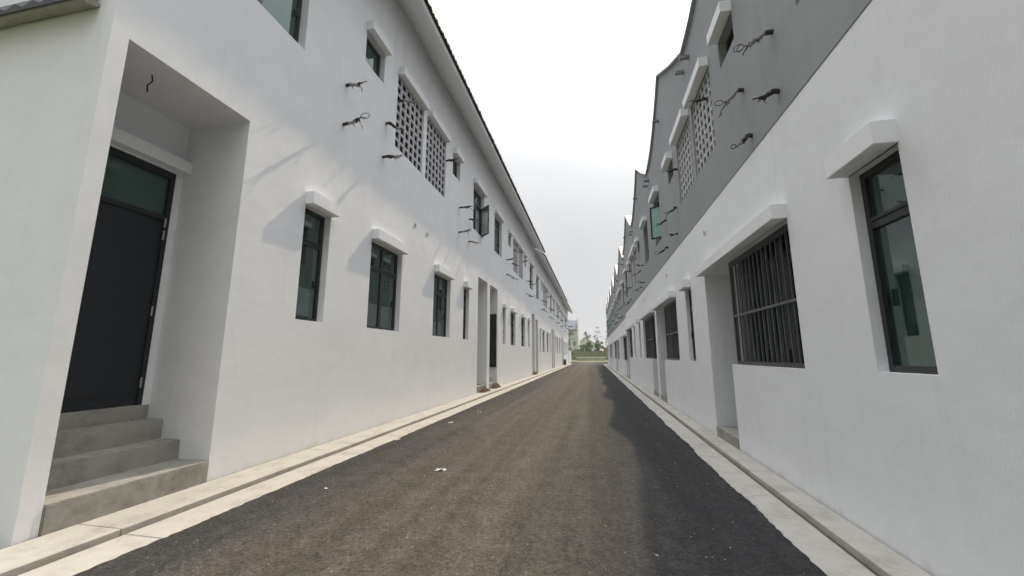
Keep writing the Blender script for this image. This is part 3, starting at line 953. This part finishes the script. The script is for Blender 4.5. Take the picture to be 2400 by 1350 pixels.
for i in range(10):
    ya, yb = PARTY0 + RW * i, PARTY0 + RW * (i + 1)
    dz = 0.0 if i < 4 else -0.25
    house = thing('gabled_house', (XR, (ya + yb) / 2, 0), RIGHT_LABELS[i], 'house', 'white and grey gabled houses along the right side')
    lowfwd = True if i in (0, 1, 3, 5, 7, 9) else False
    upfwd = (i % 2 == 1)
    YL = (lambda u0, u1: (ya + u0, ya + u1)) if lowfwd else (lambda u0, u1: (yb - u1, yb - u0))
    YU = (lambda u0, u1: (ya + u0, ya + u1)) if upfwd else (lambda u0, u1: (yb - u1, yb - u0))
    nar = YL(1.02, 1.62); gri = YL(2.80, 5.22); door = YL(5.22, 6.44)
    bb = YU(0.12, 1.52); sq = YU(2.12, 2.82); cas = YU(4.55, 5.72)
    z0 = LEDGE + dz
    y_start = -9.0 if i == 0 else ya
    wl = MB()
    a_ = min(gri[0], door[0]); b_ = max(gri[1], door[1])
    recs = [(*nar, 1.46 + dz, 3.20 + dz, 0.22), (*gri, 1.44 + dz, 3.22 + dz, 0.34), (*door, -0.05, 3.22 + dz, 0.95)]
    facade(wl, XR, -1, y_start, yb, -0.05, z0, recs)
    wl.quad((XR, y_start, z0), (XR, yb, z0), (XU, yb, z0 - 0.004), (XU, y_start, z0 - 0.004))
    wl.build('lower_wall', 'white', house)
    fl = MB()
    fl.box(XR - 0.004, XU + 0.01, y_start, yb, z0 + 0.001, z0 + 0.016)  # thin dark strip along the top of the lower wall
    fl.build('ledge_strip', 'frame', house)
    wu = MB()
    ru = [(*bb, 5.46 + dz, 7.13 + dz, 0.5), (*sq, 6.58 + dz, 7.08 + dz, 0.22), (*cas, 5.46 + dz, 7.13 + dz, 0.3)]
    facade(wu, XU, -1, ya, yb, z0 - 0.02, VAL + dz, ru)
    if i == 0:
        facade(wu, XU, -1, y_start, ya, z0 - 0.02, VAL + dz, [])
    n = len(GP) - 1
    for k in range(n):
        t0, t1 = GP[k][0], GP[k + 1][0]
        wu.quad((XU, ya + t0 * RW, VAL + dz), (XU, ya + t1 * RW, VAL + dz), (XU, ya + t1 * RW, gprof(t1) + dz), (XU, ya + t0 * RW, gprof(t0) + dz))
    if i == 9:
        wu.quad((XU, yb, -0.05), (XU + 10, yb, -0.05), (XU + 10, yb, VAL + dz), (XU, yb, VAL + dz))
    if i == 3:
        wu.quad((XU, yb, VAL + dz - 0.4), (XU + 10, yb, VAL + dz - 0.4), (XU + 10, yb, VAL + dz), (XU, yb, VAL + dz))
    wu.build('upper_wall', 'grey', house)
    rf = MB()
    for k in range(n):
        t0, t1 = GP[k][0], GP[k + 1][0]
        p0, p1 = gprof(t0) + dz, gprof(t1) + dz
        y0_, y1_ = ya + t0 * RW, ya + t1 * RW
        rf.quad((2.285, y0_, p0 + 0.06), (2.285, y1_, p1 + 0.06), (XU + 10, y1_, p1 + 0.06), (XU + 10, y0_, p0 + 0.06), 0)
        rf.quad((2.285, y0_, p0), (2.285, y1_, p1), (XU, y1_, p1), (XU, y0_, p0), 1)
        rf.quad((2.285, y0_, p0), (2.285, y1_, p1), (2.285, y1_, p1 + 0.06), (2.285, y0_, p0 + 0.06), 1)
    if i == 0:
        rf.quad((2.285, y_start, VAL), (2.285, ya, VAL), (2.285, ya, VAL + 0.06), (2.285, y_start, VAL + 0.06), 1)
        rf.quad((2.285, y_start, VAL + 0.06), (2.285, ya, VAL + 0.06), (XU + 10, ya, VAL + 0.06), (XU + 10, y_start, VAL + 0.06), 0)
    rf.build('roof', ['pinktile', 'grey'], house)
    # openings
    window(house, XR, -1, *nar, 1.46 + dz, 3.20 + dz, 1, 0.27, rec=0.085)
    window(house, XU, -1, *sq, 6.58 + dz, 7.08 + dz, 1, 0, rec=0.13, fr=0.04)
    ol = None
    if i == 1: ol = (0, -1, math.radians(58))
    if i == 8: ol = (0, -1, math.radians(92))
    window(house, XU, -1, *cas, 5.46 + dz, 7.13 + dz, 2 if i != 1 else 2, 0.25, rec=0.15, open_leaf=ol, label=('upstairs window with one leaf open' if ol else None))
    screen(house, XU, -1, *bb, 5.46 + dz, 7.13 + dz, 5 if i > 1 else 6, 8, i < 2)
    hood(house, XR, -1, *nar, 3.20 + dz, 0.19, 0.17, 0.02)
    hood(house, XR, -1, a_, b_, 3.22 + dz, 0.18, 0.17, 0.02 if i else 0.02)
    for (p, q) in (bb, sq, cas):
        hood(house, XU, -1, p, q, 7.13 + dz if (p, q) != sq else 7.08 + dz, 0.2, 0.17, 0.0 if (p, q) == bb else 0.02)
    # barred opening: outer frame, mid rail, bars, folded inner bars and a dark window behind
    g = MB()
    gy0, gy1 = gri[0] + 0.004, gri[1] - 0.004
    gz0, gz1 = 1.44 + dz + 0.003, 3.22 + dz - 0.003
    for (p, q, r0, r1) in ((gy0, gy0 + 0.05, gz0, gz1), (gy1 - 0.05, gy1, gz0, gz1), (gy0 + 0.05, gy1 - 0.05, gz0, gz0 + 0.06), (gy0 + 0.05, gy1 - 0.05, gz1 - 0.09, gz1)):
        bxd(g, XR, -1, 0.085, 0.125, p, q, r0, r1)
    gr = g.build('grille_frame', 'darksteel', house)
    b = MB(); zm = gz0 + 0.46 * (gz1 - gz0)
    bxd(b, XR, -1, 0.078, 0.098, gy0 + 0.05, gy1 - 0.05, zm - 0.018, zm + 0.018)
    b.build('mid_rail', 'steel', gr)
    nb = 15
    bm_ = MB()
    bxd(bm_, 0, -1, 0.10, 0.122, -0.011, 0.011, 0, gz1 - gz0 - 0.15)
    bar_me = bpy.data.meshes.new('bar'); bar_me.from_pydata(bm_.v, [], bm_.f); bar_me.materials.append(M['steel'])
    for k in range(nb):
        yy = gy0 + 0.05 + (gy1 - gy0 - 0.1) * (k + 0.7) / nb
        inst('bar', bar_me, (XR, yy, gz0 + 0.06), gr)
    fb = MB()
    rg = random.Random(50 + i)
    for k in range(13):
        yy = gy0 + 0.1 + (gy1 - gy0 - 0.2) * (k + 0.5) / 13 + rg.uniform(-0.02, 0.02)
        bxd(fb, XR, -1, 0.17, 0.185, yy - 0.028, yy + 0.028, gz0 + 0.05 + (0.18 if k % 2 else 0.0), gz1 - 0.1 - (0.25 if k % 3 else 0.0))
    fb.build('folded_shutter', 'darksteel', gr)
    pb = MB(); bxd(pb, XR, -1, 0.27, 0.275, gy0, gy1, gz0, gz1)
    pb.build('dark_pane', 'screen_glass', gr)
    # door recess
    sb = MB()
    bxd(sb, XR, -1, -0.012, 0.94, door[0] + 0.003, door[1] - 0.003, -0.05, 0.225 + dz * 0.3)
    sb.build('step', 'step', house, bevel=0.010)
    db = MB()
    bxd(db, XR, -1, 0.89, 0.935, door[0] + 0.10, door[1] - 0.10, 0.24, 2.5)
    dl = db.build('door_leaf', 'door', house)
    hb = MB(); bxd(hb, XR, -1, 0.84, 0.89, door[0] + 0.18, door[0] + 0.21, 1.1, 1.3)
    hb.build('door_handle', 'hinge', dl)
    # rain spouts and vent pipe
    for (yy, zz) in ((ya + 0.22, 8.33), (yb - 0.28, 8.33), ((ya + yb) / 2 + 0.35, 9.2)):
        sp = MB()
        bxd(sp, XU, -1, -0.20, 0.02, yy - 0.05, yy + 0.05, zz + dz - 0.03, zz + dz + 0.03)
        sp.build('rain_spout', 'pipe', house)
    if i == 0: spots = [(4.96, 5.64), (5.99, 5.56), (4.99, 4.82), (5.87, 4.74), (7.72, 6.61)]
    elif i == 1: spots = [(10.57, 6.5), (10.95, 5.56), (12.46, 5.72), (11.07, 4.86), (12.48, 4.86)]
    else:
        base = [(3.95, 5.6), (2.95, 5.56), (3.9, 4.82), (3.0, 4.76), (1.25, 6.55)] if not upfwd else [(1.6, 6.5), (2.0, 5.56), (3.46, 5.72), (2.1, 4.86), (3.5, 4.86)]
        spots = [((ya + u) if upfwd else (yb - u), z) for u, z in base]
    for k, (yy, z) in enumerate(spots):
        cable_stub(house, XU, -1, yy, z + dz, 500 + i * 10 + k, 0.8)
    if i == 0: vent(house, XR, -1, 8.45, 4.08)
    else: vent(house, XR, -1, ya + 3.9 if lowfwd else yb - 3.9, 4.07 + dz)

# ------------------------------------------------------------------ litter and soil
def paper(x, y, sx_, sy_, rot, label, seed, n=5, h=0.03):
    rg = random.Random(seed)
    mb = MB()
    pts = {}
    for a in range(n + 1):
        for b in range(n + 1):
            u, v = a / n - 0.5, b / n - 0.5
            px, py = u * sx_ + rg.uniform(-1, 1) * sx_ * 0.06, v * sy_ + rg.uniform(-1, 1) * sy_ * 0.06
            pts[a, b] = (x + px * math.cos(rot) - py * math.sin(rot), y + px * math.sin(rot) + py * math.cos(rot), 0.032 + abs(rg.gauss(0, h)))
    for a in range(n):
        for b in range(n):
            if rg.random() < 0.12: continue
            mb.quad(pts[a, b], pts[a + 1, b], pts[a + 1, b + 1], pts[a, b + 1])
    o = mb.build('paper_scrap', 'paper', org=(x, y, 0.03))
    return tag(o, label, 'litter', 'scraps of litter on the road')
paper(-2.12, 5.49, 0.15, 0.08, 0.15, 'crumpled white scrap of paper lying mid road, the largest one', 1, 6, 0.012)
paper(-3.17, 11.0, 0.10, 0.06, 0.7, 'small white scrap on the road, farther off than the largest one', 2, 4, 0.010)
paper(-3.34, 9.18, 0.10, 0.06, 1.0, 'small white scrap near the left road edge', 3, 4, 0.010)
paper(-3.66, 7.22, 0.14, 0.04, 1.35, 'thin pale scrap against the left apron edge', 4, 5, 0.006)
paper(-3.17, 4.48, 0.035, 0.03, 0.3, 'tiny white chip near the left edge of the road', 6, 3, 0.008)
gv = MB()
rg = random.Random(21)
for k in range(420):
    y = 2.6 + 14 * rg.random() ** 1.7
    x = rg.uniform(-3.7, 1.55)
    r = rg.uniform(0.003, 0.008) * (1.6 if rg.random() < 0.1 else 1)
    z = ZR
    a = [(x + r * math.cos(t + rg.random()), y + r * math.sin(t + rg.random()), z) for t in (0, 2.1, 4.2)]
    top = (x, y, z + r * 1.1)
    for j in range(3):
        gv.poly([a[j], a[(j + 1) % 3], top])
tag(gv.build('loose_chippings', 'apron'), 'loose pale stone chippings scattered over the road', 'gravel', kind='stuff')

def heap(x0, x1, y0, y1, z0, h, label, seed):
    rg = random.Random(seed)
    mb = MB()
    n, m = 10, 12
    P = {}
    for a in range(n + 1):
        for b in range(m + 1):
            u, v = a / n, b / m
            e = (math.sin(math.pi * u) * math.sin(math.pi * v)) ** 0.6
            P[a, b] = (x0 + (x1 - x0) * u + rg.uniform(-0.01, 0.01), y0 + (y1 - y0) * v + rg.uniform(-0.02, 0.02), z0 + h * e * rg.uniform(0.6, 1.15))
    for a in range(n):
        for b in range(m):
            mb.quad(P[a, b], P[a + 1, b], P[a + 1, b + 1], P[a, b + 1])
    o = mb.build('soil_heap', 'soil', org=((x0 + x1) / 2, (y0 + y1) / 2, z0), smooth=False)
    return tag(o, label, 'soil', 'soil heaps by the left doors')
heap(-4.78, -4.5, 16.25, 17.5, 0.045, 0.17, 'low heap of brown soil at the foot of the second left door recess', 31)
heap(-4.78, -4.5, 18.3, 19.5, 0.045, 0.22, 'brown soil heaped under the black open door leaf', 32)
heap(-4.78, -4.55, 31.6, 32.9, 0.045, 0.22, 'small soil heap at the door recess before the roof step', 33)

# ------------------------------------------------------------------ end of the alley
kb = MB()
kb.box(-60, 60, 97.0, 97.4, -0.05, 0.15)
tag(kb.build('far_kerb', 'kerb'), kind='structure')
vb = MB()
vb.quad((-80, 97.4, 0.12), (80, 97.4, 0.12), (80, 170, 0.12), (-80, 170, 0.12))
tag(vb.build('grass_verge', 'grass'), kind='structure')
for k, (x, lab) in enumerate(((-0.35, 'pale concrete slab at the far kerb, left of the pair'), (1.55, 'pale concrete slab at the far kerb, right of the pair'))):
    m = MB(); m.box(x - 0.45, x + 0.45, 95.9, 97.0, 0.02, 0.10)
    m.box(x - 0.40, x + 0.40, 96.2, 97.0, 0.10, 0.14)
    tag(m.build('kerb_ramp', 'kerb'), lab, 'kerb ramp', 'pale slabs at the far kerb')

def lowwall():
    t = thing('planter_wall', (-0.8, 105, 0.1), 'long low grey planter wall with a pale top beyond the crossing road', 'wall')
    m = MB(); m.box(-4.35, 3.0, 105.0, 105.4, 0.1, 0.95); m.build('wall_face', 'step', t)
    m = MB(); m.box(-4.42, 3.07, 104.94, 105.46, 0.95, 1.07); m.build('coping', 'farwhite', t)
lowwall()
t = thing('hoarding', (-2, 113, 0.1), 'green sheet hoarding across the end of the alley', 'fence')
for k in range(14):
    x = -12.0 + k * 1.15
    m = MB(); m.box(x, x + 1.12, 113.0 + 0.03 * (k % 2), 113.03 + 0.03 * (k % 2), 0.2, 2.62 + 0.03 * math.sin(k * 2.1)); m.build('panel', 'greennet', t)
    m = MB(); m.box(x - 0.04, x + 0.03, 113.08, 113.16, 0.1, 2.7); m.build('post', 'bark', t)
t = thing('boundary_wall', (-4.9, 84, 0), 'low white wall continuing past the end of the left row', 'wall')
m = MB(); m.box(-5.15, -4.95, 79.6, 92.0, -0.05, 2.45); m.build('wall_face', 'white', t)
m = MB(); m.box(-5.20, -4.90, 79.6, 92.05, 2.45, 2.55); m.build('coping', 'hood_white', t)
# dark box at the foot of the last left house
t = MB(); t.box(-4.70, -4.30, 64.2, 64.9, 0.05, 0.85); t.box(-4.74, -4.26, 64.15, 64.95, 0.85, 0.91)
tag(t.build('utility_box', 'frame', org=(-4.5, 64.5, 0.05)), 'small dark box standing at the foot of the far left wall', 'box')

def far_block():
    t = thing('far_building', (-12, 130, 0), 'grey three storey block with blue grey roof and white firewall behind the left row', 'building')
    X0, X1, Y0, Y1 = -30.0, -4.85, 130.0, 142.0
    m = MB(); m.box(X0, X1, Y0, Y1, 0.0, 9.8)
    m.build('wall', 'farwall', t)
    m = MB()
    m.quad((X0, Y0 - 0.4, 9.75), (X1, Y0 - 0.4, 9.75), (X1, Y0 + 4.0, 13.1), (X0, Y0 + 4.0, 13.1))
    m.quad((X0, Y0 + 4.0, 13.1), (X1, Y0 + 4.0, 13.1), (X1, Y1 + 0.4, 9.75), (X0, Y1 + 0.4, 9.75))
    m.quad((X0, Y0 - 0.4, 9.6), (X1, Y0 - 0.4, 9.6), (X1, Y0 - 0.4, 9.75), (X0, Y0 - 0.4, 9.75))
    rf = m.build('roof', 'slate', t)
    m = MB(); m.box(-11.5, -6.4, Y0 + 1.0, Y0 + 1.12, 10.70, 11.02); m.build('roof_band', 'tile', rf)
    m = MB(); m.poly([(X1 + 0.002, Y0 - 0.7, 0), (X1 + 0.002, Y1, 0), (X1 + 0.002, Y1, 11), (X1 + 0.002, Y0 + 4, 13.7), (X1 + 0.002, Y0 - 0.7, 13.55)])
    m.poly([(X1 + 0.35, Y0 - 0.7, 0), (X1 + 0.35, Y1, 0), (X1 + 0.35, Y1, 11), (X1 + 0.35, Y0 + 4, 13.7), (X1 + 0.35, Y0 - 0.7, 13.55)])
    m.quad((X1 + 0.002, Y0 - 0.7, 0), (X1 + 0.35, Y0 - 0.7, 0), (X1 + 0.35, Y0 - 0.7, 13.55), (X1 + 0.002, Y0 - 0.7, 13.55))
    m.quad((X1 + 0.002, Y0 - 0.7, 13.55), (X1 + 0.35, Y0 - 0.7, 13.55), (X1 + 0.35, Y0 + 4, 13.7), (X1 + 0.002, Y0 + 4, 13.7))
    m.build('firewall', 'farwhite', t)
    for k in range(4):
        m = MB(); x = -11.5 + k * 1.7; m.box(x, x + 0.9, Y0 - 0.03, Y0 + 0.02, 4.6, 6.0)
        m.build('window', 'glass', t)
far_block()

def far_gable():
    t = thing('far_house', (-1.8, 145, 0), 'pale gabled house behind the trees at the end of the alley', 'house')
    x0, x1, xm, y0, y1 = -4.6, 2.4, -2.7, 145.0, 158.0
    m = MB()
    m.poly([(x0, y0, 0), (x1, y0, 0), (x1, y0, 4.4), (xm, y0, 7.9), (x0, y0, 6.4)])
    m.quad((x1, y0, 0), (x1, y1, 0), (x1, y1, 4.4), (x1, y0, 4.4))
    m.quad((x0, y0, 0), (x0, y1, 0), (x0, y1, 6.4), (x0, y0, 6.4))
    m.build('wall', 'farwall', t)
    m = MB()
    m.quad((x1 + 0.5, y0 - 0.3, 4.15), (xm, y0 - 0.3, 8.1), (xm, y1, 8.1), (x1 + 0.5, y1, 4.15))
    m.quad((x0 - 0.2, y0 - 0.3, 6.35), (xm, y0 - 0.3, 8.1), (xm, y1, 8.1), (x0 - 0.2, y1, 6.35))
    m.quad((x1 + 0.5, y0 - 0.3, 4.0), (xm, y0 - 0.3, 7.95), (xm, y0 - 0.3, 8.1), (x1 + 0.5, y0 - 0.3, 4.15))
    m.build('roof', 'farwhite', t)
    m = MB(); m.box(0.2, 1.3, y0 - 0.03, y0 + 0.02, 2.2, 3.6); m.build('window', 'glass', t)
far_gable()
def far_red():
    t = thing('brick_building', (6, 120, 0), 'low reddish building half hidden by the end of the right row', 'building')
    m = MB(); m.box(3.1, 12.0, 120.0, 128.0, 0, 3.6); m.build('wall', 'redwall', t)
    m = MB(); m.box(2.9, 12.2, 119.7, 128.3, 3.6, 3.8); m.build('roof', 'farwhite', t)
    m = MB(); m.box(4.0, 4.9, 119.97, 120.02, 1.2, 2.5); m.build('window', 'glass', t)
far_red()

# trees
def tree(name, x, y, h, crown, n, leafsz, label, cat, mat='leaf', trunk_r=0.09, lean=0.0, sparse=True, group=None, seed=1):
    rg = random.Random(seed)
    t = thing(name, (x, y, 0.1), label, cat, group)
    tb = MB()
    top = Vector((x + lean, y, h * 0.97))
    tb.tube([(x, y, 0.05), (x + lean * 0.2, y + 0.03, h * 0.35), (x + lean * 0.6, y - 0.03, h * 0.7), tuple(top)], [trunk_r, trunk_r * 0.8, trunk_r * 0.5, trunk_r * 0.15], 6)
    clumps = []
    for k in range(crown[0]):
        z = rg.uniform(crown[1], crown[2]) * h
        fr = (z / h)
        bx, by = x + lean * fr ** 1.5, y
        a = rg.uniform(0, 6.28); rr = rg.uniform(0.35, 1.0) * crown[3] * (1.15 - 0.5 * abs((z / h - (crown[1] + crown[2]) / 2) / max(0.05, (crown[2] - crown[1]) / 2)))
        p = Vector((bx + rr * math.cos(a), by + rr * math.sin(a), z))
        tb.tube([(bx, by, z - rr * 0.5), tuple(Vector((bx, by, z - rr * 0.5)).lerp(p, 0.5) + Vector((0, 0, 0.05))), tuple(p)], [trunk_r * 0.35, trunk_r * 0.25, trunk_r * 0.1], 4)
        clumps.append((p, rg.uniform(0.5, 1.0) * crown[4]))
    tb.build('trunk', 'bark', t)
    lm = MB()
    for (p, cr) in clumps:
        for k in range(n):
            d = Vector((rg.gauss(0, 1), rg.gauss(0, 1), rg.gauss(0, 0.7)))
            d = d.normalized() * cr * rg.random() ** 0.5
            q = p + d
            u = Vector((rg.gauss(0, 1), rg.gauss(0, 1), rg.gauss(0, 0.6))).normalized()
            w = u.orthogonal().normalized()
            s1 = leafsz * rg.uniform(0.6, 1.2); s2 = s1 * 0.45
            lm.quad(tuple(q - u * s1), tuple(q - w * s2), tuple(q + u * s1), tuple(q + w * s2))
    lm.build('crown', mat, t)
    return t
G = 'young trees at the end of the alley'
tree('young_tree', -5.75, 101, 8.2, (16, 0.55, 1.0, 1.1, 0.55), 26, 0.14, 'slim young tree with a pale trunk in front of the grey block', 'tree', 'leafpale', 0.10, 0.0, True, G, 3)
tree('young_tree', -0.8, 118, 8.2, (15, 0.78, 1.0, 1.3, 0.6), 26, 0.16, 'young tree with a leaning tuft of leaves before the gabled house', 'tree', 'leafpale', 0.09, -0.9, True, G, 8)
tree('young_tree', 1.35, 119, 9.6, (17, 0.55, 1.0, 1.2, 0.45), 18, 0.15, 'tall sparse young tree just left of the right row', 'tree', 'leafpale', 0.09, 0.0, True, G, 12)
tree('young_tree', 3.7, 117, 6.4, (12, 0.4, 1.0, 0.8, 0.4), 20, 0.14, 'small thin tree half behind the end of the right row', 'tree', 'leafpale', 0.07, 0.0, True, G, 15)
GB = 'dense shrubs behind the hoarding'
tree('shrub', -3.2, 116.5, 4.6, (16, 0.35, 0.95, 1.5, 0.75), 120, 0.24, 'dense dark green shrub in front of the gabled house', 'shrub', 'leaf', 0.08, 0, False, GB, 21)
tree('shrub', -1.3, 117, 5.4, (14, 0.35, 0.95, 0.9, 0.7), 120, 0.24, 'upright dark green shrub right of the widest shrub', 'shrub', 'leaf', 0.08, 0, False, GB, 22)
tree('shrub', 1.6, 117.5, 5.6, (18, 0.35, 0.95, 1.3, 0.7), 120, 0.24, 'rounded green shrub under the tall sparse tree', 'shrub', 'leaf', 0.08, 0, False, GB, 23)
tree('shrub', -6.2, 104.5, 3.6, (14, 0.3, 0.95, 1.3, 0.6), 90, 0.2, 'loose grey green shrub at the corner of the left row', 'shrub', 'leafpale', 0.06, 0, False, GB, 24)
tree('shrub', -4.9, 117, 3.4, (14, 0.3, 0.95, 1.1, 0.6), 90, 0.2, 'pale green shrub behind the slim tree', 'shrub', 'leafpale', 0.06, 0, False, GB, 25)

# ------------------------------------------------------------------ the hazy air
hz = MB()
hz.box(-260, 260, -120, 400, -1.1, 16.0)
hm = bpy.data.materials.new('pale_haze')
hm.use_nodes = True
hn = hm.node_tree
for n in list(hn.nodes):
    hn.nodes.remove(n)
ho = hn.nodes.new('ShaderNodeOutputMaterial')
hv = hn.nodes.new('ShaderNodeVolumePrincipled')
hv.inputs['Color'].default_value = (0.95, 0.96, 0.97, 1)
hv.inputs['Density'].default_value = 0.0006
hv.inputs['Anisotropy'].default_value = 0.2
hn.links.new(hv.outputs[0], ho.inputs['Volume'])
M['haze'] = hm
tag(hz.build('haze', 'haze'), 'pale haze in the air of the alley', 'haze', kind='stuff')
S.cycles.volume_bounces = 0
